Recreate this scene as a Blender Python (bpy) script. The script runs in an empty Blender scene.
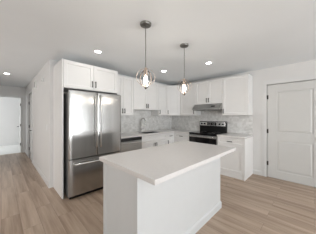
import bpy, bmesh, math
from mathutils import Vector, Matrix

S = bpy.context.scene
C = S.collection
R = math.radians

# ---------------------------------------------------------------- camera
cam_d = bpy.data.cameras.new('camera')
cam = bpy.data.objects.new('camera', cam_d)
C.objects.link(cam)
cam.location = (0, 0, 1.351)
cam.rotation_euler = (R(90), 0, -R(45.04))
cam_d.sensor_width = 36
cam_d.lens = 156.54 / 316 * 36
cam_d.shift_y = -0.0028
cam_d.clip_start = 0.02
S.camera = cam

# ---------------------------------------------------------------- world, daylight, exposure
S.view_settings.view_transform = 'Standard'
S.view_settings.look = 'None'
S.view_settings.gamma = 1
S.view_settings.exposure = 0.07
S.view_settings.use_curve_mapping = False
W = bpy.data.worlds.new('sky'); S.world = W
W.use_nodes = True
bg = W.node_tree.nodes['Background']
bg.inputs[0].default_value = (0.86, 0.93, 1.0, 1)
bg.inputs[1].default_value = 0.4


def area(name, loc, rot, sx, sy, power, col=(1, 1, 1)):
    l = bpy.data.lights.new(name, 'AREA')
    l.shape = 'RECTANGLE'; l.size = sx; l.size_y = sy
    l.energy = power; l.color = col
    o = bpy.data.objects.new(name, l); C.objects.link(o)
    o.location = loc; o.rotation_euler = rot
    return o


# daylight arriving through the window openings (south, west and bedroom)
area('daylight_south', (0.6, -4.3, 1.35), (R(90), 0, 0), 3.6, 2.1, 121, (0.93, 0.97, 1.0))
area('daylight_sidelight', (3.2, -4.2, 1.3), (R(90), 0, 0), 0.26, 2.0, 16, (0.93, 0.97, 1.0))
area('daylight_narrow', (4.4, -3.1, 1.3), (0, R(90), 0), 2.0, 0.26, 12, (0.93, 0.97, 1.0))
area('daylight_west', (-3.35, 3.6, 1.35), (0, -R(90), 0), 2.1, 3.4, 56, (1.0, 0.975, 0.95))
# south and west fill lamps, added and aimed up to brighten the ceiling
area('ceiling_fill_south', (0.6, -4.9, 0.1), (R(128), 0, 0), 4.2, 1.6, 232, (0.94, 0.975, 1.0))
area('ceiling_fill_west', (-3.9, 3.6, 0.1), (0, -R(128), 0), 1.6, 4.0, 10, (0.96, 0.98, 1.0))
area('daylight_bedroom', (-2.15, 8.9, 1.3), (0, -R(90), 0), 1.8, 1.6, 50, (0.96, 0.98, 1.0))

# ---------------------------------------------------------------- materials


def nt(name):
    m = bpy.data.materials.new(name); m.use_nodes = True
    t = m.node_tree
    return m, t, t.nodes['Principled BSDF']


def mat(name, col, rough=0.5, metal=0.0, noise=0.0, nscale=8.0, bump=0.0, spec=0.5, stretch=(1, 1, 1)):
    m, t, b = nt(name)
    b.inputs['Roughness'].default_value = rough
    b.inputs['Metallic'].default_value = metal
    b.inputs['Specular IOR Level'].default_value = spec
    tc = t.nodes.new('ShaderNodeTexCoord'); mp = t.nodes.new('ShaderNodeMapping')
    mp.inputs['Scale'].default_value = stretch
    no = t.nodes.new('ShaderNodeTexNoise'); no.inputs['Scale'].default_value = nscale
    no.inputs['Detail'].default_value = 4
    t.links.new(tc.outputs['Object'], mp.inputs[0]); t.links.new(mp.outputs[0], no.inputs['Vector'])
    cr = t.nodes.new('ShaderNodeValToRGB')
    lo = [max(0, c * (1 - noise)) for c in col]; hi = [min(1, c * (1 + noise)) for c in col]
    cr.color_ramp.elements[0].color = (*lo, 1); cr.color_ramp.elements[0].position = 0.3
    cr.color_ramp.elements[1].color = (*hi, 1); cr.color_ramp.elements[1].position = 0.7
    t.links.new(no.outputs['Fac'], cr.inputs[0]); t.links.new(cr.outputs[0], b.inputs['Base Color'])
    if bump:
        bp = t.nodes.new('ShaderNodeBump'); bp.inputs['Strength'].default_value = bump
        bp.inputs['Distance'].default_value = 0.01
        t.links.new(no.outputs['Fac'], bp.inputs['Height']); t.links.new(bp.outputs[0], b.inputs['Normal'])
    return m


def emit(name, col, strength):
    m, t, b = nt(name)
    b.inputs['Base Color'].default_value = (*col, 1)
    b.inputs['Emission Color'].default_value = (*col, 1)
    b.inputs['Emission Strength'].default_value = strength
    return m


M = {}
M['wall'] = mat('wall_paint', (0.745, 0.735, 0.72), 0.65, noise=0.01, nscale=3)
M['ceiling'] = mat('ceiling_paint', (0.835, 0.865, 0.885), 0.8, noise=0.01, nscale=2)
M['trim'] = mat('trim_paint', (0.66, 0.655, 0.635), 0.35, noise=0.01)
M['casing'] = mat('casing_paint', (0.74, 0.735, 0.725), 0.35, noise=0.01)
M['cabinet'] = mat('cabinet_paint', (0.835, 0.825, 0.81), 0.35, noise=0.01)
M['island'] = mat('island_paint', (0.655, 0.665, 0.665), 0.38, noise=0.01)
M['quartz'] = mat('white_quartz', (0.74, 0.715, 0.70), 0.22, noise=0.03, nscale=60)
M['steel'] = mat('brushed_stainless', (0.45, 0.445, 0.435), 0.2, 1.0, noise=0.06, nscale=5, bump=0.10, stretch=(2.2, 2.2, 0.12))
M['steel_h'] = mat('brushed_stainless_horizontal', (0.40, 0.40, 0.39), 0.28, 1.0, noise=0.12, nscale=14, bump=0.05, stretch=(0.4, 0.4, 6))
M['steel_bright'] = mat('bright_stainless', (0.72, 0.72, 0.71), 0.2, 1.0, noise=0.03)
t_ = M['steel'].node_tree; tg = t_.nodes.new('ShaderNodeTangent'); tg.direction_type = 'RADIAL'; tg.axis = 'Z'
b_ = t_.nodes['Principled BSDF']; t_.links.new(tg.outputs[0], b_.inputs['Tangent'])
b_.inputs['Anisotropic'].default_value = 0.75
M['grey_side'] = mat('grey_appliance_side', (0.22, 0.22, 0.215), 0.45, 0.3, noise=0.05)
M['dark_sink'] = mat('dark_steel_sink', (0.06, 0.06, 0.06), 0.4, 0.4, noise=0.1)
M['chrome'] = mat('brushed_nickel', (0.45, 0.44, 0.42), 0.22, 1.0, noise=0.03)
M['nickel'] = mat('dark_nickel', (0.23, 0.225, 0.21), 0.35, 0.9, noise=0.05)
M['pull'] = mat('dark_pull_metal', (0.05, 0.045, 0.042), 0.35, 0.8, noise=0.05)
M['bronze'] = mat('bronze_wire', (0.05, 0.036, 0.028), 0.5, 0.3, noise=0.05)
M['copper'] = mat('champagne_wire', (0.62, 0.50, 0.42), 0.3, 0.8, noise=0.05)
M['black'] = mat('black_plastic', (0.008, 0.008, 0.008), 0.35, noise=0.1, spec=0.25)
M['black_glass'] = mat('black_glass', (0.008, 0.008, 0.009), 0.06, noise=0.1)
M['plate'] = mat('white_plate', (0.76, 0.76, 0.74), 0.35, noise=0.01)
M['carpet'] = mat('pale_carpet', (0.82, 0.82, 0.80), 0.95, noise=0.05, nscale=200, bump=0.3)
M['white_dot'] = mat('white_print', (0.8, 0.8, 0.8), 0.4, noise=0.01)
M['lens'] = emit('lamp_lens', (1.0, 0.97, 0.92), 48)
M['bulb'] = emit('bulb_glow', (1.0, 0.92, 0.82), 150)
M['display'] = emit('clock_display', (0.25, 0.5, 0.6), 0.4)


def glass_mat():
    m, t, b = nt('clear_bulb_glass')
    t.nodes.remove(b)
    N = t.nodes.new; L = t.links.new
    fr = N('ShaderNodeFresnel'); fr.inputs[0].default_value = 1.3
    tr = N('ShaderNodeBsdfTransparent'); tr.inputs[0].default_value = (0.97, 0.96, 0.94, 1)
    gl = N('ShaderNodeBsdfGlossy'); gl.inputs['Roughness'].default_value = 0.05
    mx = N('ShaderNodeMixShader')
    L(fr.outputs[0], mx.inputs[0]); L(tr.outputs[0], mx.inputs[1]); L(gl.outputs[0], mx.inputs[2])
    L(mx.outputs[0], t.nodes['Material Output'].inputs['Surface'])
    return m


M['bulb_glass'] = glass_mat()


def floor_mat():
    m, t, b = nt('oak_plank_floor')
    N = t.nodes.new; L = t.links.new
    tc = N('ShaderNodeTexCoord'); mp = N('ShaderNodeMapping')
    mp.inputs['Rotation'].default_value = (0, 0, R(90))
    L(tc.outputs['Object'], mp.inputs[0])
    br = N('ShaderNodeTexBrick')
    br.offset = 0.37; br.inputs['Scale'].default_value = 1.0
    br.inputs['Brick Width'].default_value = 1.22; br.inputs['Row Height'].default_value = 0.18
    br.inputs['Mortar Size'].default_value = 0.0012; br.inputs['Mortar Smooth'].default_value = 0.3
    br.inputs['Color1'].default_value = (0.0, 0.0, 0.0, 1); br.inputs['Color2'].default_value = (1, 1, 1, 1)
    br.inputs['Mortar'].default_value = (0.0, 0.0, 0.0, 1)
    L(mp.outputs[0], br.inputs['Vector'])
    # long grain streaks, shifted plank by plank
    mp2 = N('ShaderNodeMapping'); mp2.inputs['Scale'].default_value = (13, 0.75, 1)
    L(tc.outputs['Object'], mp2.inputs[0])
    vm = N('ShaderNodeVectorMath'); vm.operation = 'MULTIPLY_ADD'
    vm.inputs[1].default_value = (7.3, 3.1, 5.0)
    L(br.outputs['Color'], vm.inputs[0]); L(mp2.outputs[0], vm.inputs[2])
    n1 = N('ShaderNodeTexNoise'); n1.inputs['Scale'].default_value = 1.0; n1.inputs['Detail'].default_value = 6
    n1.inputs['Roughness'].default_value = 0.55
    L(vm.outputs[0], n1.inputs['Vector'])
    n2 = N('ShaderNodeTexNoise'); n2.inputs['Scale'].default_value = 5.0; n2.inputs['Detail'].default_value = 5
    L(vm.outputs[0], n2.inputs['Vector'])
    a1 = N('ShaderNodeMath'); a1.operation = 'MULTIPLY_ADD'; a1.inputs[1].default_value = 0.78
    L(n1.outputs['Fac'], a1.inputs[0])
    a2 = N('ShaderNodeMath'); a2.operation = 'MULTIPLY'; a2.inputs[1].default_value = 0.16
    L(n2.outputs['Fac'], a2.inputs[0]); L(a2.outputs[0], a1.inputs[2])
    bw = N('ShaderNodeRGBToBW'); L(br.outputs['Color'], bw.inputs[0])
    a3 = N('ShaderNodeMath'); a3.operation = 'MULTIPLY_ADD'; a3.inputs[1].default_value = 0.075
    L(bw.outputs[0], a3.inputs[0]); L(a1.outputs[0], a3.inputs[2])
    cr = N('ShaderNodeValToRGB')
    e = cr.color_ramp.elements
    e[0].position = 0.33; e[0].color = (0.30, 0.208, 0.145, 1)
    e[1].position = 0.71; e[1].color = (0.62, 0.49, 0.385, 1)
    x = e.new(0.50); x.color = (0.45, 0.335, 0.25, 1)
    L(a3.outputs[0], cr.inputs[0])
    mx = N('ShaderNodeMix'); mx.data_type = 'RGBA'
    L(br.outputs['Fac'], mx.inputs[0]); L(cr.outputs[0], mx.inputs[6]); mx.inputs[7].default_value = (0.16, 0.115, 0.09, 1)
    L(mx.outputs[2], b.inputs['Base Color'])
    b.inputs['Roughness'].default_value = 0.36
    b.inputs['Specular IOR Level'].default_value = 0.45
    bp = N('ShaderNodeBump'); bp.inputs['Strength'].default_value = 0.05; bp.inputs['Distance'].default_value = 0.005
    L(n2.outputs['Fac'], bp.inputs['Height']); L(bp.outputs[0], b.inputs['Normal'])
    return m


def tile_mat():
    m, t, b = nt('marble_tile')
    N = t.nodes.new; L = t.links.new
    tc = N('ShaderNodeTexCoord')
    # use x+y as the run of the wall so the same tile works on both walls
    sx = N('ShaderNodeSeparateXYZ'); L(tc.outputs['Object'], sx.inputs[0])
    ad = N('ShaderNodeMath'); ad.operation = 'SUBTRACT'; L(sx.outputs['X'], ad.inputs[0]); L(sx.outputs['Y'], ad.inputs[1])
    cb = N('ShaderNodeCombineXYZ'); L(ad.outputs[0], cb.inputs['X']); L(sx.outputs['Z'], cb.inputs['Y'])
    br = N('ShaderNodeTexBrick'); br.offset = 0.5
    br.inputs['Scale'].default_value = 1.0; br.inputs['Brick Width'].default_value = 0.15; br.inputs['Row Height'].default_value = 0.076
    br.inputs['Mortar Size'].default_value = 0.0022; br.inputs['Mortar Smooth'].default_value = 0.2
    br.inputs['Color1'].default_value = (0, 0, 0, 1); br.inputs['Color2'].default_value = (1, 1, 1, 1)
    br.inputs['Mortar'].default_value = (0.5, 0.5, 0.5, 1)
    L(cb.outputs[0], br.inputs['Vector'])
    vm = N('ShaderNodeVectorMath'); vm.operation = 'MULTIPLY_ADD'; vm.inputs[1].default_value = (1.3, 1.7, 0.9)
    L(br.outputs['Color'], vm.inputs[0]); L(cb.outputs[0], vm.inputs[2])
    no = N('ShaderNodeTexNoise'); no.inputs['Scale'].default_value = 4.5; no.inputs['Detail'].default_value = 3.5
    no.inputs['Distortion'].default_value = 1.6
    L(vm.outputs[0], no.inputs['Vector'])
    cr = N('ShaderNodeValToRGB'); e = cr.color_ramp.elements
    e[0].position = 0.34; e[0].color = (0.62, 0.615, 0.595, 1)
    e[1].position = 0.62; e[1].color = (0.80, 0.795, 0.78, 1)
    L(no.outputs['Fac'], cr.inputs[0])
    mx = N('ShaderNodeMix'); mx.data_type = 'RGBA'
    L(br.outputs['Fac'], mx.inputs[0]); L(cr.outputs[0], mx.inputs[6]); mx.inputs[7].default_value = (0.66, 0.65, 0.63, 1)
    L(mx.outputs[2], b.inputs['Base Color'])
    b.inputs['Roughness'].default_value = 0.25
    return m


M['floor'] = floor_mat()
M['tile'] = tile_mat()

# ---------------------------------------------------------------- mesh helpers


def box(bm, x0, x1, y0, y1, z0, z1, bev=0.0):
    vs = [bm.verts.new(p) for p in ((x0, y0, z0), (x1, y0, z0), (x1, y1, z0), (x0, y1, z0),
                                    (x0, y0, z1), (x1, y0, z1), (x1, y1, z1), (x0, y1, z1))]
    fs = [bm.faces.new([vs[i] for i in f]) for f in ((0, 3, 2, 1), (4, 5, 6, 7), (0, 1, 5, 4), (1, 2, 6, 5), (2, 3, 7, 6), (3, 0, 4, 7))]
    if bev:
        es = set(e for f in fs for e in f.edges)
        bmesh.ops.bevel(bm, geom=list(es), offset=bev, segments=2, affect='EDGES', profile=0.5)


def tube(bm, pts, r, seg=10, closed=False, rs=None):
    """sweep a circle along points"""
    pts = [Vector(p) for p in pts]; n = len(pts); rings = []
    up = Vector((0, 0, 1))
    prev = None
    for i, p in enumerate(pts):
        a = pts[(i - 1) % n] if (i > 0 or closed) else p
        c = pts[(i + 1) % n] if (i < n - 1 or closed) else p
        d = (c - a).normalized()
        if prev is None:
            s = d.cross(up)
            if s.length < 1e-3: s = d.cross(Vector((1, 0, 0)))
        else:
            s = prev - d * prev.dot(d)
            if s.length < 1e-4: s = d.cross(up)
        s.normalize(); prev = s; t = d.cross(s)
        rr = rs[i] if rs else r
        rings.append([bm.verts.new(p + (s * math.cos(k * 2 * math.pi / seg) + t * math.sin(k * 2 * math.pi / seg)) * rr) for k in range(seg)])
    m = n if closed else n - 1
    for i in range(m):
        A, B = rings[i], rings[(i + 1) % n]
        for k in range(seg):
            bm.faces.new([A[k], A[(k + 1) % seg], B[(k + 1) % seg], B[k]])
    if not closed:
        bm.faces.new(rings[0][::-1]); bm.faces.new(rings[-1])


def lathe(bm, prof, c=(0, 0, 0), seg=28):
    """prof: list of (r, z) bottom to top"""
    rings = []
    for r, z in prof:
        if r < 1e-5: rings.append([bm.verts.new((c[0], c[1], c[2] + z))])
        else: rings.append([bm.verts.new((c[0] + r * math.cos(k * 2 * math.pi / seg), c[1] + r * math.sin(k * 2 * math.pi / seg), c[2] + z)) for k in range(seg)])
    for A, B in zip(rings, rings[1:]):
        if len(A) == 1 and len(B) == 1: continue
        for k in range(seg):
            j = (k + 1) % seg
            if len(A) == 1: bm.faces.new([A[0], B[j], B[k]])
            elif len(B) == 1: bm.faces.new([A[k], A[j], B[0]])
            else: bm.faces.new([A[k], A[j], B[j], B[k]])
    if len(rings[0]) > 1: bm.faces.new(rings[0][::-1])
    if len(rings[-1]) > 1: bm.faces.new(rings[-1])


def prism(bm, poly, a0, a1, axis='y'):
    """extrude a 2D outline; axis y: poly is (x,z); axis x: (y,z); axis z: (x,y)"""
    f = {'y': lambda p, a: (p[0], a, p[1]), 'x': lambda p, a: (a, p[0], p[1]), 'z': lambda p, a: (p[0], p[1], a)}[axis]
    A = [bm.verts.new(f(p, a0)) for p in poly]; B = [bm.verts.new(f(p, a1)) for p in poly]
    n = len(poly)
    bm.faces.new(A); bm.faces.new(B[::-1])
    for i in range(n):
        bm.faces.new([A[i], B[i], B[(i + 1) % n], A[(i + 1) % n]])


def cells(bm, us, vs, filled, a0, a1, axis):
    """slab made of grid cells with true holes; axis as in prism"""
    f = {'y': lambda u, v, a: (u, a, v), 'x': lambda u, v, a: (a, u, v), 'z': lambda u, v, a: (u, v, a)}[axis]
    V = {}

    def g(i, j, k):
        if (i, j, k) not in V: V[i, j, k] = bm.verts.new(f(us[i], vs[j], (a0, a1)[k]))
        return V[i, j, k]
    nu, nv = len(us) - 1, len(vs) - 1
    F = lambda i, j: 0 <= i < nu and 0 <= j < nv and filled((us[i] + us[i + 1]) / 2, (vs[j] + vs[j + 1]) / 2)
    for i in range(nu):
        for j in range(nv):
            if not F(i, j): continue
            for k in (0, 1): bm.faces.new([g(i, j, k), g(i + 1, j, k), g(i + 1, j + 1, k), g(i, j + 1, k)])
            for di, dj, p, q in ((-1, 0, (i, j), (i, j + 1)), (1, 0, (i + 1, j), (i + 1, j + 1)), (0, -1, (i, j), (i + 1, j)), (0, 1, (i, j + 1), (i + 1, j + 1))):
                if not F(i + di, j + dj): bm.faces.new([g(*p, 0), g(*q, 0), g(*q, 1), g(*p, 1)])


def obj(name, bm, m, parent=None, loc=(0, 0, 0), smooth=False):
    bmesh.ops.recalc_face_normals(bm, faces=bm.faces)
    me = bpy.data.meshes.new(name); bm.to_mesh(me); bm.free()
    me.materials.append(M[m] if isinstance(m, str) else m)
    if smooth:
        for p in me.polygons: p.use_smooth = True
    o = bpy.data.objects.new(name, me); C.objects.link(o)
    o.location = loc
    if parent: o.parent = parent
    if smooth:
        md = o.modifiers.new('edge_split', 'EDGE_SPLIT'); md.split_angle = R(35)
    return o


def NB(): return bmesh.new()


def boxobj(name, m, parent, *b, bev=0.0):
    bm = NB(); box(bm, *b, bev=bev); return obj(name, bm, m, parent)


def tag(o, label, cat, group=None):
    o['label'] = label; o['category'] = cat
    if group: o['group'] = group
    return o


def thing(name, label, cat, loc=(0, 0, 0), rz=0.0, group=None):
    o = bpy.data.objects.new(name, None); C.objects.link(o)
    o.empty_display_size = 0.1
    o.location = loc; o.rotation_euler = (0, 0, rz)
    return tag(o, label, cat, group)


def struct(name, bm, m, parent=None):
    o = obj(name, bm, m, parent)
    if not parent: o['kind'] = 'structure'
    return o


def copy_thing(root, loc, rz, label):
    def cp(o, par):
        c = o.copy(); C.objects.link(c); c.parent = par
        for ch in [k for k in S.objects if k.parent == o]: cp(ch, c)
        return c
    r = cp(root, None); r.location = loc; r.rotation_euler = (0, 0, rz); r['label'] = label
    return r


# ---------------------------------------------------------------- dimensions
H = 2.4146
XR = 4.185       # wall behind range and door
YB = 3.514       # wall behind fridge and sink
XH = 0.641       # hall wall face
YE = 7.64        # end wall of hall
XL = -3.1        # west wall of living area
YS = -4.0        # south wall
YL = 5.9         # back of the room left of the hall
TOP = 2.289      # cabinet tops
CT = 0.914       # counter top
UB = 1.372       # underside of wall cabinets

# ---------------------------------------------------------------- structure
bm = NB(); box(bm, XL - 0.1, XR + 0.1, YS - 0.1, YE + 0.06, -0.12, 0.0); struct('floor', bm, 'floor')
bm = NB(); box(bm, -2.1, 0.9, YE + 0.06, 10.1, -0.12, 0.004); struct('floor_bedroom', bm, 'carpet')
bm = NB(); box(bm, XL - 0.1, XR + 0.1, YS - 0.1, 10.1, H, H + 0.12); struct('ceiling', bm, 'ceiling')

D1a, D1b, DT = -0.165, 0.746, 2.045        # near door opening on the right wall
bm = NB(); cells(bm, [YS - 0.1, -3.25, -2.95, D1a, D1b, YB + 0.12], [0, 0.25, DT, 2.2, H], lambda y, z: not ((D1a < y < D1b and z < DT) or (-3.25 < y < -2.95 and 0.25 < z < 2.2)), XR, XR + 0.12, 'x')
struct('wall_right', bm, 'wall')
bm = NB(); box(bm, XH + 0.12, XR, YB, YB + 0.12, 0, H); struct('wall_back', bm, 'wall')
D2a, D2b = 5.79, 6.52
bm = NB(); cells(bm, [YB, D2a, D2b, YE + 0.12], [0, DT, H], lambda y, z: not (D2a < y < D2b and z < DT), XH, XH + 0.12, 'x')
struct('wall_hall', bm, 'wall')
D3a, D3b, D3T = -0.30, 0.562, 2.04
bm = NB(); cells(bm, [-0.44, D3a, D3b, XH], [0, D3T, H], lambda x, z: not (D3a < x < D3b and z < D3T), YE, YE + 0.12, 'y')
struct('wall_end', bm, 'wall')
bm = NB(); box(bm, -0.56, -0.44, YL, YE + 0.12, 0, H); struct('wall_hall_left', bm, 'wall')
bm = NB(); box(bm, XL, -0.56, YL, YL + 0.12, 0, H); struct('wall_living_back', bm, 'wall')
bm = NB(); cells(bm, [YS - 0.1, 1.9, 5.3, YL + 0.12], [0, 0.3, 2.15, H], lambda y, z: not (1.9 < y < 5.3 and 0.3 < z < 2.15), XL - 0.12, XL, 'x')
struct('wall_left', bm, 'wall')
bm = NB(); cells(bm, [XL, -1.3, 2.5, 3.05, 3.35, XR], [0, 0.25, 2.2, H], lambda x, z: not ((-1.3 < x < 2.5 or 3.05 < x < 3.35) and 0.25 < z < 2.2), YS - 0.12, YS, 'y')
struct('wall_south', bm, 'wall')
# bedroom beyond the hall
bm = NB(); box(bm, -2.1, 0.9, 10.0, 10.12, 0, H); struct('wall_bedroom_far', bm, 'wall')
bm = NB(); cells(bm, [YE + 0.12, 8.1, 9.7, 10.0], [0, 0.5, 2.1, H], lambda y, z: not (8.1 < y < 9.7 and 0.5 < z < 2.1), -2.1, -1.98, 'x')
struct('wall_bedroom_left', bm, 'wall')
bm = NB(); box(bm, 0.9, 1.02, YE + 0.12, 10.12, 0, H); struct('wall_bedroom_right', bm, 'wall')
bm = NB(); box(bm, -2.1, -0.56, YE, YE + 0.12, 0, H); struct('wall_bedroom_near', bm, 'wall')

# windows behind the camera: plain frames with mullions


def window(name, axis, u0, u1, z0, z1, a0, a1, n):
    bm = NB(); w = 0.05
    us = [u0]; holes = []
    pw = (u1 - u0 - w * (n + 1)) / n
    for i in range(n):
        x = u0 + w + i * (pw + w); us += [x, x + pw]; holes.append((x, x + pw))
    us.append(u1)
    cells(bm, us, [z0, z0 + w, z1 - w, z1], lambda u, z: not (any(a < u < b for a, b in holes) and z0 + w < z < z1 - w), a0, a1, axis)
    struct(name, bm, 'trim')


window('window_1', 'y', -1.3, 2.5, 0.25, 2.2, YS - 0.09, YS - 0.03, 3)
window('window_4', 'y', 3.05, 3.35, 0.25, 2.2, YS - 0.09, YS - 0.03, 1)
window('window_5', 'x', -3.25, -2.95, 0.25, 2.2, XR + 0.03, XR + 0.09, 1)
window('window_2', 'x', 1.9, 5.3, 0.3, 2.15, XL - 0.09, XL - 0.03, 3)
window('window_3', 'x', 8.1, 9.7, 0.5, 2.1, -2.07, -2.01, 2)

# baseboards


def baseboard(name, axis, u0, u1, a, d):
    """profile board standing off the wall face a by d (signed)"""
    bm = NB()
    prof = [(0, 0), (1, 0), (1, 0.075), (0.75, 0.088), (0.5, 0.095), (0, 0.1)]
    pts = [(a + d * p, z) for p, z in prof]
    if axis == 'y': prism(bm, pts, u0, u1, 'y')
    else: prism(bm, pts, u0, u1, 'x')
    return struct(name, bm, 'casing')


baseboard('baseboard_right', 'y', 0.84, 1.035, XR, -0.014)
baseboard('baseboard_right_near', 'y', YS, D1a - 0.095, XR, -0.014)
baseboard('baseboard_hall', 'y', YB, D2a - 0.085, XH, -0.014)
baseboard('baseboard_hall_far', 'y', D2b + 0.085, YE, XH, -0.014)
baseboard('baseboard_hall_left', 'y', YL, YE, -0.44, 0.014)
baseboard('baseboard_bedroom', 'x', -1.98, 0.9, 10.0, -0.014)

# door casings


def casing(name, axis, u0, u1, zt, a, d, w=0.09):
    bm = NB()
    for ww, dd in ((w, 0.6), (w * 0.62, 1.0)):
        us = [u0 - ww, u0 - 0.004, u1 + 0.004, u1 + ww]
        cells(bm, us, [0, zt + 0.004, zt + ww], lambda u, z: not (u0 < u < u1 and z < zt), min(a, a + d * dd), max(a, a + d * dd), axis)
    return struct(name, bm, 'casing')


casing('trim_1', 'x', D1a, D1b, DT, XR, -0.018, 0.095)
casing('trim_2', 'x', D2a, D2b, DT, XH, -0.018, 0.085)
casing('trim_3', 'y', D3a, D3b, D3T, YE, -0.018, 0.07)

# jamb linings
for nm, ax, a, b_, t_, f0, f1 in (('trim_4', 'x', D1a, D1b, DT, XR + 0.06, XR + 0.12), ('trim_5', 'x', D2a, D2b, DT, XH + 0.06, XH + 0.12), ('trim_6', 'y', D3a, D3b, D3T, YE, YE + 0.12)):
    bm = NB(); cells(bm, [a, a + 0.012, b_ - 0.012, b_], [0, t_ - 0.012, t_], lambda u, z: not (a + 0.012 < u < b_ - 0.012 and z < t_ - 0.012), f0, f1, ax)
    struct(nm, bm, 'trim')


def panel_door(name, hinge, rz, w, h, stile, panels, hinge_left=True, lever=True, hinge_out=0.0):
    """local: x across from the hinge, front faces -y, slab y 0..0.035.  panels = [(z0,z1)]"""
    root = bpy.data.objects.new(name, None); C.objects.link(root)
    root['kind'] = 'structure'; root.location = hinge; root.rotation_euler = (0, 0, rz)
    s = 1 if hinge_left else -1
    bm = NB()
    x0, x1 = 0.003, w - 0.003
    zs = [0.008]
    for a, b in panels: zs += [a, b]
    zs.append(h - 0.004)
    X = [s * v for v in (x0, stile, w - stile, x1)]
    X.sort()
    mn, mx = min(s * stile, s * (w - stile)), max(s * stile, s * (w - stile))
    cells(bm, X, zs, lambda x, z: not (mn < x < mx and any(a < z < b for a, b in panels)), 0.0, 0.035, 'y')
    slab = obj('leaf', bm, 'trim', root)
    for a, b in panels:
        bm = NB()
        box(bm, mn, mx, 0.012, 0.028, a, b)                       # sunken field
        # raised centre with sloped edge
        i0, i1 = 0.022, 0.045
        lo = [(mn + i0, a + i0), (mx - i0, a + i0), (mx - i0, b - i0), (mn + i0, b - i0)]
        hi = [(mn + i1, a + i1), (mx - i1, a + i1), (mx - i1, b - i1), (mn + i1, b - i1)]
        L0 = [bm.verts.new((x, 0.012, z)) for x, z in lo]; L1 = [bm.verts.new((x, 0.004, z)) for x, z in hi]
        bm.faces.new(L1)
        for k in range(4): bm.faces.new([L0[k], L0[(k + 1) % 4], L1[(k + 1) % 4], L1[k]])
        obj('door_panel', bm, 'trim', root)
    for z in (0.31, 1.02, 1.77):
        bm = NB()
        tube(bm, [(0, -0.008 - hinge_out, z - 0.045), (0, -0.008 - hinge_out, z + 0.045)], 0.0105, 8)
        box(bm, min(0, s * 0.022), max(0, s * 0.022), -0.004, 0.001, z - 0.045, z + 0.045)
        obj('hinge', bm, 'pull', root)
    if lever:
        bm = NB(); x = s * (w - 0.065)
        tube(bm, [(x, 0, 0.93), (x, -0.008, 0.93)], 0.027, 16)
        tube(bm, [(x, -0.008, 0.93), (x, -0.048, 0.93)], 0.009, 10)
        tube(bm, [(x + s * 0.005, -0.048, 0.93), (x - s * 0.03, -0.05, 0.93), (x - s * 0.066, -0.047, 0.928)], 0.011, 10)
        obj('door_handle', bm, 'pull', root, smooth=True)
    return root


panel_door('door_1', (XR + 0.004, D1b - 0.004, 0), -R(90), 0.903, 2.035, 0.165, [(0.17, 0.83), (1.0, 1.885)])
panel_door('door_2', (XH + 0.004, D2b - 0.004, 0), -R(90), 0.722, 2.035, 0.13, [(0.2, 0.83), (1.0, 1.9)])
# bedroom door, swung open into the bedroom, seen almost edge-on
panel_door('door_3', (D3b - 0.052, YE + 0.06, 0), -R(90) + R(0.5), 0.80, 2.03, 0.13, [(0.2, 0.83), (1.0, 1.9)], hinge_left=False)

# ---------------------------------------------------------------- cabinets


def shaker(bm, x0, x1, z0, z1, y0=-0.02, stile=0.057, rec=0.012):
    """door front in the local frame, front at y0, back at 0"""
    if min(x1 - x0, z1 - z0) < 0.2: stile = 0.035
    a = [(x0, z0), (x1, z0), (x1, z1), (x0, z1)]
    b = [(x0 + stile, z0 + stile), (x1 - stile, z0 + stile), (x1 - stile, z1 - stile), (x0 + stile, z1 - stile)]
    c = [(b[0][0] + .004, b[0][1] + .004), (b[1][0] - .004, b[1][1] + .004), (b[2][0] - .004, b[2][1] - .004), (b[3][0] + .004, b[3][1] - .004)]
    A = [bm.verts.new((x, y0, z)) for x, z in a]; B = [bm.verts.new((x, y0, z)) for x, z in b]
    Cc = [bm.verts.new((x, y0 + rec, z)) for x, z in c]; D = [bm.verts.new((x, -0.001, z)) for x, z in a]
    for k in range(4):
        j = (k + 1) % 4
        bm.faces.new([A[k], A[j], B[j], B[k]]); bm.faces.new([B[k], B[j], Cc[j], Cc[k]]); bm.faces.new([D[k], D[j], A[j], A[k]])
    bm.faces.new(Cc); bm.faces.new(D[::-1])


def pull(parent, x, z, vertical=True, L=0.115):
    bm = NB(); h = L / 2
    if vertical:
        box(bm, x - 0.007, x + 0.007, -0.052, -0.042, z - h, z + h, bev=0.002)
        for s in (-1, 1): box(bm, x - 0.005, x + 0.005, -0.044, -0.0195, z + s * (h - 0.014) - 0.005, z + s * (h - 0.014) + 0.005)
    else:
        box(bm, x - h, x + h, -0.052, -0.042, z - 0.007, z + 0.007, bev=0.002)
        for s in (-1, 1): box(bm, x + s * (h - 0.014) - 0.005, x + s * (h - 0.014) + 0.005, -0.044, -0.0195, z - 0.005, z + 0.005)
    return obj('pull', bm, 'pull', parent)


def cabinet(name, label, loc, rz, w, depth, z0, z1, fronts, base=False, poly=None, group=None, end_panel=False):
    """front left corner of the door plane at loc; fronts: (kind, x0, x1, z0, z1, (px, pz, vertical) or None)"""
    root = thing(name, label, 'cabinet', (loc[0], loc[1], z0), rz, group)
    bm = NB(); t = 0.02; g = 0.003
    if poly: prism(bm, poly, 0, z1 - z0, 'z')
    elif base: box(bm, 0.001, w - 0.001, t, depth, 0.10, z1)
    else: box(bm, 0.001, w - 0.001, t, depth, 0, z1 - z0)
    obj('body', bm, 'cabinet', root)
    if base:
        boxobj('toe_kick', 'cabinet', root, 0.001, w - 0.001, t + 0.06, depth, 0.0, 0.10)
    for kind, x0, x1, a, b, h in fronts:
        bm = NB(); shaker(bm, x0 + g, x1 - g, a + g - z0, b - g - z0)
        bmesh.ops.translate(bm, verts=bm.verts, vec=(0, t, 0))
        d = obj(kind, bm, 'cabinet', root)
        if h:
            p = pull(d, h[0], h[1] - z0, h[2]); p.location = (0, t, 0)
    return root


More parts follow.
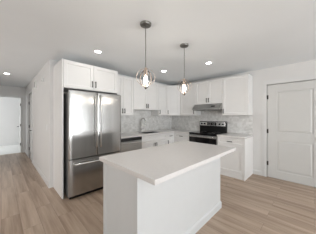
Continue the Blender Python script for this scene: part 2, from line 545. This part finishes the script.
FY = 2.904     # cabinet door faces on the fridge wall
UY = 3.184     # wall cabinet faces on the fridge wall
FX = 3.575     # base faces on the range wall
UX = 3.855     # wall cabinet faces on the range wall
Z90 = -R(90)

# panels and cabinet around the fridge
tag(boxobj('fridge_side_panel', 'cabinet', None, 0.699, 0.718, FY, YB - 0.001, 0, TOP), 'tall white panel between the hall wall and the steel fridge', 'panel')
tag(boxobj('fridge_side_panel', 'cabinet', None, 1.716, 1.734, FY + 0.02, YB - 0.001, 0, TOP), 'white panel between the steel fridge and the dishwasher, mostly hidden', 'panel')
w = 1.715 - 0.719
cabinet('over_fridge_cabinet', 'wide white two-door cabinet above the steel fridge', (0.719, FY), 0, w, YB - FY - 0.001, 1.825, TOP,
        [('door', 0, w / 2, 1.825, TOP, (w / 2 - 0.03, 1.935, True)), ('door', w / 2, w, 1.825, TOP, (w / 2 + 0.03, 1.935, True))])
dU = YB - UY - 0.001
G = 'white shaker wall cabinets'
w = 2.326 - 1.736
cabinet('wall_cabinet', 'white two-door wall cabinet just right of the fridge', (1.736, UY), 0, w, dU, UB, TOP,
        [('door', 0, w / 2, UB, TOP, (w / 2 - 0.03, UB + 0.10, True)), ('door', w / 2, w, UB, TOP, (w / 2 + 0.03, UB + 0.10, True))], group=G)
w = 3.215 - 2.327; SB = 1.520
cabinet('wall_cabinet', 'shorter white two-door wall cabinet above the sink faucet', (2.327, UY), 0, w, dU, SB, TOP,
        [('door', 0, w / 2, SB, TOP, (w / 2 - 0.03, SB + 0.10, True)), ('door', w / 2, w, SB, TOP, (w / 2 + 0.03, SB + 0.10, True))], group=G)
w = FX - 3.217
cabinet('wall_cabinet', 'narrow white single-door wall cabinet between the sink cabinet and the corner', (3.217, UY), 0, w, dU, UB, TOP,
        [('door', 0, w, UB, TOP, (0.035, UB + 0.10, True))], group=G)
# diagonal corner cabinet
q = math.sqrt(0.5); wd = (UX - FX) / q
loc = (FX, UY)
poly = []
for X_, Y_ in ((FX + 0.0, UY + 0.02), (FX + 0.02 * q, UY + 0.02 * q), (UX + 0.02 * q, FY + 0.02 * q), (UX + 0.02, FY + 0.002), (XR - 0.001, FY + 0.002), (XR - 0.001, YB - 0.001), (FX + 0.002, YB - 0.001), (FX + 0.002, UY + 0.03)):
    dx, dy = X_ - loc[0], Y_ - loc[1]
    poly.append((q * dx - q * dy, q * dx + q * dy))
poly = poly[1:3] + poly[3:]
cabinet('wall_cabinet', 'diagonal white wall cabinet in the kitchen corner', loc, -R(45), wd, 0.3, UB, TOP,
        [('door', 0.0, wd, UB, TOP, (0.035, UB + 0.10, True))], poly=poly, group=G)
dR = XR - UX - 0.001
w = FY - 2.374
cabinet('wall_cabinet', 'white single-door wall cabinet between the corner and the range hood', (UX, FY), Z90, w, dR, UB, TOP,
        [('door', 0, w, UB, TOP, (w - 0.035, UB + 0.10, True))], group=G)
w = 2.372 - 1.611; HB = 1.672
cabinet('wall_cabinet', 'short white two-door wall cabinet directly above the range hood', (UX, 2.372), Z90, w, dR, HB, TOP,
        [('door', 0, w / 2, HB, TOP, (w / 2 - 0.03, HB + 0.10, True)), ('door', w / 2, w, HB, TOP, (w / 2 + 0.03, HB + 0.10, True))], group=G)
w = 1.609 - 1.03
cabinet('wall_cabinet', 'wide white single-door wall cabinet right of the hood, last before the door', (UX, 1.609), Z90, w, dR, UB, TOP,
        [('door', 0, w, UB, TOP, (0.035, UB + 0.10, True))], group=G)

# base cabinets
dB = YB - FY - 0.001; BT = 0.875
DZ = 0.715
w = 3.262 - 2.362
cabinet('base_cabinet', 'white two-door base cabinet under the sink', (2.362, FY), 0, w, 0.055, 0, BT,
        [('false_drawer', 0, w, DZ, BT - 0.01, None), ('door', 0, w / 2, 0.105, DZ, (w / 2 - 0.03, DZ - 0.10, True)), ('door', w / 2, w, 0.105, DZ, (w / 2 + 0.03, DZ - 0.10, True))],
        base=True, group='white shaker base cabinets')
w = FX - 3.264
cabinet('base_cabinet', 'narrow white base cabinet with drawer and door, left of the inner corner', (3.264, FY), 0, w + 0.02, dB, 0, BT,
        [('drawer', 0, w, DZ, BT - 0.01, (w / 2, 0.79, False)), ('door', 0, w, 0.105, DZ, (0.035, DZ - 0.10, True))], base=True, group='white shaker base cabinets')
dBR = XR - FX - 0.001
w = FY - 2.376
cabinet('base_cabinet', 'white base cabinet with drawer, between the inner corner and the black range', (FX, FY - 0.0), Z90, w, dBR, 0, BT,
        [('drawer', 0, w, DZ, BT - 0.01, (w / 2, 0.79, False)), ('door', 0, w, 0.105, DZ, (w - 0.035, DZ - 0.10, True))], base=True, group='white shaker base cabinets')
w = 1.606 - 1.04
rb = cabinet('base_cabinet', 'white base cabinet with drawer right of the black range, at the end of the run', (FX, 1.606), Z90, w, dBR, 0, BT,
             [('drawer', 0, w, DZ, BT - 0.01, (w / 2, 0.79, False)), ('door', 0, w, 0.105, DZ, (0.035, DZ - 0.10, True))], base=True, group='white shaker base cabinets')
boxobj('end_panel', 'cabinet', rb, w, w + 0.018, 0.0, dBR, 0.0, BT)
boxobj('toe_board', 'cabinet', rb, 0.001, w, 0.02, 0.035, 0.0, 0.098)

# ---------------------------------------------------------------- worktops
SX0, SX1, SY0, SY1 = 2.52, 3.10, 2.975, 3.30
bm = NB()
cells(bm, [1.735, SX0, SX1, FX - 0.025, XR - 0.001], [2.374, FY - 0.025, SY0, SY1, YB - 0.001],
      lambda x, y: (y > FY - 0.025 or x > FX - 0.025) and not (SX0 < x < SX1 and SY0 < y < SY1), BT + 0.001, CT, 'z')
tag(obj('worktop', bm, 'quartz'), 'white quartz worktop turning the corner from dishwasher to range, with sink cutout', 'countertop')
bm = NB(); box(bm, FX - 0.025, XR - 0.001, 1.012, 1.608, BT + 0.001, CT, bev=0.003)
tag(obj('worktop', bm, 'quartz'), 'short white quartz worktop right of the black range', 'countertop')

# backsplash
bm = NB()
cells(bm, [1.736, 2.327, 3.215, XR - 0.0015], [CT + 0.001, UB - 0.001, SB - 0.001], lambda x, z: z < UB or 2.327 < x < 3.215, YB - 0.009, YB - 0.001, 'y')
tag(obj('tile_backsplash', bm, 'tile'), 'grey marble tile backsplash behind the sink faucet', 'backsplash')
bm = NB()
cells(bm, [1.03, 1.610, 2.373, YB - 0.01], [CT + 0.001, UB - 0.001, 1.498], lambda y, z: z < UB or 1.61 < y < 2.373, XR - 0.009, XR - 0.001, 'x')
tag(obj('tile_backsplash', bm, 'tile'), 'grey marble tile backsplash behind the range and below the hood', 'backsplash')

# ---------------------------------------------------------------- sink and faucet
bm = NB()
i = 0.012
zt, zb = BT, 0.68
o_ = [(SX0 - i, SY0 - i), (SX1 + i, SY0 - i), (SX1 + i, SY1 + i), (SX0 - i, SY1 + i)]
e_ = 0.0015
inn = [(SX0 + e_, SY0 + e_), (SX1 - e_, SY0 + e_), (SX1 - e_, SY1 - e_), (SX0 + e_, SY1 - e_)]
rim = inn
bt = [(SX0 + .02, SY0 + .02), (SX1 - .02, SY0 + .02), (SX1 - .02, SY1 - .02), (SX0 + .02, SY1 - .02)]
lv = [[bm.verts.new((x, y, z)) for x, y in ring] for ring, z in ((o_, zt), (inn, zt), (bt, zb))]
ov = [bm.verts.new((x, y, zb - 0.01)) for x, y in o_]
rm = [bm.verts.new((x, y, CT - 0.003)) for x, y in rim]
for A, B in ((lv[0], lv[1]), (lv[1], rm), (rm, lv[2]), (ov, lv[0])):
    for k in range(4): bm.faces.new([A[k], A[(k + 1) % 4], B[(k + 1) % 4], B[k]])
bm.faces.new(lv[2]); bm.faces.new(ov)
sk = tag(obj('kitchen_sink', bm, 'dark_sink'), 'dark undermount sink set in the worktop', 'sink')
bm = NB(); lathe(bm, [(0.045, 0), (0.045, 0.003), (0.02, 0.001)], (2.81, 3.14, zb)); obj('drain', bm, 'chrome', sk)

fx, fy = 2.755, 3.425
fa = thing('kitchen_faucet', 'brushed gooseneck pull-down faucet standing behind the sink', 'faucet', (fx, fy, CT))
bm = NB(); lathe(bm, [(0.028, 0), (0.028, 0.008), (0.02, 0.014), (0.02, 0.09), (0.014, 0.10)]); obj('base', bm, 'chrome', fa, smooth=True)
bm = NB()
pts = [(0, 0, 0.09), (0, 0, 0.28)]
for k in range(1, 13):
    a = math.pi * k / 12
    pts.append((0.0, -0.095 + 0.095 * math.cos(a), 0.28 + 0.095 * math.sin(a)))
pts.append((0, -0.19, 0.25))
tube(bm, pts, 0.0125, 12); obj('spout', bm, 'chrome', fa, smooth=True)
bm = NB(); tube(bm, [(0, -0.19, 0.255), (0, -0.19, 0.17)], 0.017, 12, rs=[0.015, 0.019]); obj('spray_head', bm, 'chrome', fa, smooth=True)
bm = NB(); tube(bm, [(0.018, 0, 0.055), (0.045, 0, 0.06), (0.075, -0.005, 0.10)], 0.008, 10); obj('lever', bm, 'chrome', fa, smooth=True)

# ---------------------------------------------------------------- dishwasher
dw = thing('dishwasher', 'stainless dishwasher under the worktop between fridge and sink', 'dishwasher', (1.74, FY - 0.01, 0))
w = 0.618
boxobj('tub', 'grey_side', dw, 0.004, w, 0.03, 0.59, 0.10, 0.862)
boxobj('toe_kick', 'black', dw, 0.004, w, 0.08, 0.55, 0.0, 0.10)
boxobj('door', 'steel_h', dw, 0.006, w - 0.002, 0.0, 0.03, 0.11, 0.796, bev=0.003)
boxobj('control_panel', 'black_glass', dw, 0.006, w - 0.002, 0.0, 0.03, 0.80, 0.858, bev=0.003)
bm = NB()
tube(bm, [(0.06, -0.04, 0.762), (w - 0.06, -0.04, 0.762)], 0.010, 10)
for x in (0.08, w - 0.08): tube(bm, [(x, -0.04, 0.762), (x, 0.001, 0.762)], 0.007, 8)
obj('handle', bm, 'steel_bright', dw, smooth=True)

# ---------------------------------------------------------------- fridge
fr = thing('refrigerator', 'large stainless french-door fridge with bottom freezer drawer', 'refrigerator', (0.757, 2.735, 0))
fw = 0.940
boxobj('cabinet_body', 'grey_side', fr, 0.008, fw - 0.008, 0.055, 0.74, 0.03, 1.745, bev=0.004)
fb = boxobj('base_grille', 'black', fr, 0.02, fw - 0.02, 0.05, 0.10, 0.005, 0.055)


def curved_front(x0, x1, z0, z1, y0=0.0, y1=0.05, bow=0.006, n=10):
    bm = NB(); r = 0.012
    prof = []
    for k in range(n + 1):
        s = k / n; x = x0 + r + (x1 - x0 - 2 * r) * s
        prof.append((x, y0 - bow * math.sin(math.pi * s)))
    prof = [(x0, y1), (x0, y0 + r), (x0 + r * .3, y0 + r * .3)] + prof + [(x1 - r * .3, y0 + r * .3), (x1, y0 + r), (x1, y1)]
    prism(bm, prof, z0, z1, 'z')
    return bm


mid = fw / 2 - 0.01
d1 = obj('fridge_door', curved_front(0.0, mid - 0.003, 0.662, 1.765), 'steel', fr, smooth=True)
d2 = obj('fridge_door', curved_front(mid + 0.003, fw, 0.662, 1.765), 'steel', fr, smooth=True)
d3 = obj('freezer_drawer', curved_front(0.0, fw, 0.065, 0.645), 'steel', fr, smooth=True)
for d, x in ((d1, mid - 0.035), (d2, mid + 0.04)):
    bm = NB()
    pts = [(x, -0.004, 0.80), (x, -0.045, 0.815)] + [(x, -0.05 - 0.008 * math.sin(math.pi * k / 8), 0.83 + 0.86 * k / 8) for k in range(9)] + [(x, -0.045, 1.705), (x, -0.004, 1.72)]
    tube(bm, pts, 0.012, 10); obj('handle', bm, 'steel_bright', d, smooth=True)
bm = NB()
pts = [(0.07, -0.004, 0.575), (0.075, -0.05, 0.575)] + [(0.09 + (fw - 0.18) * k / 8, -0.055 - 0.006 * math.sin(math.pi * k / 8), 0.575) for k in range(9)] + [(fw - 0.075, -0.05, 0.575), (fw - 0.07, -0.004, 0.575)]
tube(bm, pts, 0.013, 10); obj('handle', bm, 'steel_bright', d3, smooth=True)
for x in (0.05, fw - 0.05): boxobj('top_hinge', 'black', fr, x - 0.035, x + 0.035, 0.01, 0.12, 1.746, 1.775, bev=0.004)
for x in (0.07, fw - 0.07):
    bm = NB(); lathe(bm, [(0.018, 0), (0.018, 0.028), (0.01, 0.03)], (x, 0.1, 0)); obj('foot', bm, 'black', fr)
boxobj('badge', 'steel_bright', d2, 0.80, 0.86, -0.0065, -0.002, 1.66, 1.675)

# ---------------------------------------------------------------- range (local: x right, front -y)
rg = thing('electric_range', 'freestanding stainless and black electric range below the hood', 'range', (3.545, 2.370, 0), Z90)
w = 0.758
boxobj('body', 'grey_side', rg, 0.004, w, 0.035, 0.62, 0.03, 0.905)
boxobj('cooktop', 'black_glass', rg, 0.0, w, 0.0, 0.56, 0.906, 0.926, bev=0.004)
boxobj('front_rail', 'black_glass', rg, 0.002, w - 0.002, 0.004, 0.034, 0.872, 0.905)
od = boxobj('oven_door', 'steel_h', rg, 0.004, w - 0.004, 0.0, 0.035, 0.235, 0.868, bev=0.004)
boxobj('oven_window', 'black_glass', od, 0.006, w - 0.006, -0.003, 0.002, 0.245, 0.812)
bm = NB()
tube(bm, [(0.04, -0.045, 0.835), (w - 0.04, -0.045, 0.835)], 0.013, 12)
for x in (0.07, w - 0.07): tube(bm, [(x, -0.045, 0.835), (x, 0.001, 0.835)], 0.009, 8)
obj('handle', bm, 'steel_bright', od, smooth=True)
dr = boxobj('storage_drawer', 'steel_h', rg, 0.004, w - 0.004, 0.0, 0.035, 0.05, 0.228, bev=0.004)
for x in (0.06, w - 0.06):
    for y in (0.08, 0.56):
        bm = NB(); lathe(bm, [(0.018, 0), (0.018, 0.031)], (x, y, 0)); obj('foot', bm, 'black', rg)
# back guard with controls
bm = NB(); prism(bm, [(0.56, 0.906), (0.555, 1.19), (0.575, 1.205), (0.62, 1.205), (0.62, 0.906)], 0.0, w, 'x')
bgd = obj('back_guard', bm, 'black', rg)
bm = NB(); prism(bm, [(0.550, 1.085), (0.552, 1.188), (0.557, 1.188), (0.557, 1.085)], 0.012, w - 0.012, 'x')
obj('control_strip', bm, 'steel_bright', bgd)
boxobj('display', 'black_glass', bgd, 0.24, 0.50, 0.5455, 0.551, 1.095, 1.18)
for x, z in ((0.29, 1.155), (0.33, 1.155), (0.41, 1.155), (0.45, 1.155), (0.29, 1.115), (0.33, 1.115), (0.41, 1.115), (0.45, 1.115)):
    boxobj('button', 'white_dot', bgd, x - 0.010, x + 0.010, 0.5445, 0.546, z - 0.004, z + 0.004)
for x in (0.07, 0.16, 0.59, 0.68):
    bm = NB()
    tube(bm, [(x, 0.552, 1.137), (x, 0.528, 1.137)], 0.024, 18, rs=[0.026, 0.021])
    box(bm, x - 0.003, x + 0.003, 0.524, 0.530, 1.118, 1.157)
    obj('knob', bm, 'black', bgd)
# radiant rings on the glass
for x, y, r in ((0.20, 0.15, 0.10), (0.56, 0.15, 0.08), (0.20, 0.41, 0.075), (0.56, 0.41, 0.10)):
    bm = NB(); tube(bm, [(x + r * math.cos(a * math.pi / 16), y + r * math.sin(a * math.pi / 16), 0.9262) for a in range(32)], 0.0012, 6, closed=True)
    obj('burner_ring', bm, 'grey_side', rg)

# ---------------------------------------------------------------- hood
hd = thing('range_hood', 'slim stainless under-cabinet hood above the range', 'range hood', (XR - 0.001, 2.372, 1.505), Z90)
w = 0.762
# local y runs from the front (negative) to the wall (0)
bm = NB(); prism(bm, [(0, 0.012), (-0.49, 0.012), (-0.49, 0.036), (-0.345, 0.166), (0, 0.166)], 0.001, w, 'x')
sh = obj('shell', bm, 'steel_h', hd)
boxobj('filter_panel', 'grey_side', hd, 0.03, w - 0.03, -0.46, -0.04, 0.0, 0.0115)
bm = NB(); lathe(bm, [(0.03, 0), (0.028, 0.004)], (w / 2, -0.40, -0.004)); obj('lamp_lens', bm, 'plate', hd)
sl = Vector((0.145, 0.130)).normalized(); nrm = Vector((-sl.y, sl.x))
bm = NB()
base_p = Vector((-0.49, 0.036)) + sl * 0.07
P4 = [base_p + nrm * 0.0005, base_p + sl * 0.035 + nrm * 0.0005, base_p + sl * 0.035 + nrm * 0.006, base_p + nrm * 0.006]
prism(bm, [(p.x, p.y) for p in P4], 0.52, 0.62, 'x'); obj('switch_panel', bm, 'black', hd)

# ---------------------------------------------------------------- island
isl = thing('kitchen_island', 'white panelled kitchen island in the middle of the wood floor', 'kitchen island', (0.755, 0.982, 0))
iw, idp = 2.287 - 0.755, 0.580
bm = NB()
# side profile with a toe recess on the cooking side
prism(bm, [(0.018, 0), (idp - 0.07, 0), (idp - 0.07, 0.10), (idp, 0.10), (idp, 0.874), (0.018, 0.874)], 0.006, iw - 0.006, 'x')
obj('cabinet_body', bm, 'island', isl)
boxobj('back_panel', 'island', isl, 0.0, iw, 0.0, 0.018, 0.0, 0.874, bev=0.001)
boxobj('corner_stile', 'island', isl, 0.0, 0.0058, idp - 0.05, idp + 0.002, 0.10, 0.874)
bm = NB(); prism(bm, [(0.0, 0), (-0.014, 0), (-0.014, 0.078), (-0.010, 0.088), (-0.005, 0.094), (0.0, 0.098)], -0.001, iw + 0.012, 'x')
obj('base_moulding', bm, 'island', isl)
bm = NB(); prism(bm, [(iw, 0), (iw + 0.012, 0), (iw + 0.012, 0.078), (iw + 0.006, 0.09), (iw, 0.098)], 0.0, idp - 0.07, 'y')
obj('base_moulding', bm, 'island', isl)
bm = NB(); box(bm, 0.741, 2.300, 0.7705, 1.635, 0.875, CT, bev=0.002)
tag(obj('island_worktop', bm, 'quartz'), 'white quartz slab overhanging the kitchen island', 'countertop')

# ---------------------------------------------------------------- pendants


def loop(rx, z0, z1, ang, pointed, n=40):
    """closed vertical loop; pointed bottom tip when asked"""
    pts = []
    zc, rz = (z0 + z1) / 2, (z1 - z0) / 2
    for k in range(n):
        a = 2 * math.pi * k / n
        x = rx * math.sin(a); z = math.cos(a)
        if pointed and z < 0:
            # ogee towards the tip
            f = -z
            x = rx * math.copysign((1 - f ** 1.7), math.sin(a)) if abs(math.sin(a)) > 1e-6 else 0
        if pointed and z >= 0:
            x = rx * math.sin(a)
        pts.append((x * math.cos(ang), x * math.sin(ang), zc + rz * z))
    return pts


def pendant(label, x, y):
    p = thing('pendant_light', label, 'pendant light', (x, y, H), 0, 'pendants over the island')
    bm = NB(); lathe(bm, [(0.045, -0.026), (0.060, -0.022), (0.064, -0.014), (0.064, 0)]); obj('canopy', bm, 'nickel', p, smooth=True)
    bm = NB(); tube(bm, [(0, 0, -0.02), (0, 0, -0.52)], 0.0045, 10)
    lathe(bm, [(0.009, -0.045), (0.009, -0.024)]); obj('rod', bm, 'nickel', p, smooth=True)
    bm = NB(); lathe(bm, [(0.020, -0.595), (0.022, -0.56), (0.022, -0.535), (0.014, -0.515), (0.006, -0.50)]); obj('socket', bm, 'copper', p, smooth=True)
    bm = NB(); lathe(bm, [(0.0, -0.705), (0.012, -0.703), (0.024, -0.692), (0.031, -0.672), (0.031, -0.65), (0.022, -0.62), (0.014, -0.60), (0.013, -0.59)]); bl = obj('bulb', bm, 'bulb_glass', p, smooth=True)
    bm = NB(); lathe(bm, [(0.0, -0.692), (0.014, -0.687), (0.022, -0.665), (0.022, -0.64), (0.013, -0.612), (0.006, -0.60)], seg=16); obj('filament', bm, 'bulb', bl, smooth=True)
    for ang in (-45, 45):
        bm = NB(); tube(bm, loop(0.106, -0.715, -0.515, R(ang), False), 0.0024, 6, closed=True); obj('outer_hoop', bm, 'copper', p, smooth=True)
    for ang in (-45, 45):
        bm = NB(); tube(bm, loop(0.066, -0.752, -0.535, R(ang), True), 0.0047, 6, closed=True); obj('cage_loop', bm, 'bronze', p, smooth=True)
    return p


p1 = pendant('nearer of the two caged pendant lights, hanging left over the island', 1.176, 1.375)
p2 = copy_thing(p1, (1.932, 1.375, H), 0, 'farther of the two caged pendant lights, hanging right over the island')

# ---------------------------------------------------------------- recessed lights


def downlight(label, x, y):
    t = thing('recessed_light', label, 'ceiling light', (x, y, H), 0, 'recessed ceiling lights')
    bm = NB()
    prof = [(0.048, -0.001), (0.048, -0.006), (0.056, -0.005), (0.060, -0.001)]
    rings = [[bm.verts.new((r * math.cos(a * math.pi / 16), r * math.sin(a * math.pi / 16), z)) for a in range(32)] for r, z in prof]
    for A, B in zip(rings, rings[1:] + rings[:1]):
        for k in range(32): bm.faces.new([A[k], A[(k + 1) % 32], B[(k + 1) % 32], B[k]])
    obj('trim_ring', bm, 'plate', t, smooth=True)
    bm = NB(); lathe(bm, [(0.046, -0.004), (0.047, -0.001)]); obj('lens', bm, 'lens', t)
    return t


dl = downlight('recessed ceiling light in front of the fridge cabinet', 1.124, 2.52)
copy_thing(dl, (2.706, 2.512, H), 0, 'recessed ceiling light before the sink wall, between the two pendants')
copy_thing(dl, (2.923, 1.492, H), 0, 'recessed ceiling light nearest the range hood')
copy_thing(dl, (0.102, 5.426, H), 0, 'recessed ceiling light in the hallway')

# ---------------------------------------------------------------- small wall fittings


def switch_plate(name, label, loc, rz, n, w):
    t = thing(name, label, 'light switch' if 'switch' in name else 'outlet', loc, rz)
    boxobj('plate', 'plate', t, -w / 2, w / 2, -0.006, 0, -0.058, 0.058, bev=0.002)
    for k in range(n):
        cx = (k - (n - 1) / 2) * 0.046
        boxobj('rocker', 'white_dot', t, cx - 0.016, cx + 0.016, -0.010, -0.0055, -0.033, 0.033, bev=0.001)
    return t


switch_plate('light_switch', 'white wall switch on the hall wall left of the fridge', (XH - 0.0005, 3.749, 1.13), Z90, 1, 0.072)
switch_plate('light_switch', 'white double switch plate on the tile right of the range', (XR - 0.0095, 1.315, 1.15), Z90, 2, 0.118)

ch = thing('door_chime', 'small pale chime box high on the hall wall by the ceiling', 'door chime', (XH - 0.0005, 5.06, 2.16), Z90)
boxobj('cover', 'plate', ch, -0.06, 0.06, -0.04, 0, -0.09, 0.09, bev=0.006)
boxobj('grille', 'nickel', ch, -0.035, 0.035, -0.043, -0.0395, -0.065, 0.065)
dt = thing('motion_sensor', 'small pale sensor on the hall wall, nearer than the chime', 'sensor', (XH - 0.0005, 4.112, 2.12), Z90)
boxobj('housing', 'plate', dt, -0.03, 0.03, -0.03, 0, -0.03, 0.05, bev=0.008)
boxobj('sensor_window', 'nickel', dt, -0.02, 0.02, -0.032, -0.0295, -0.025, -0.01)
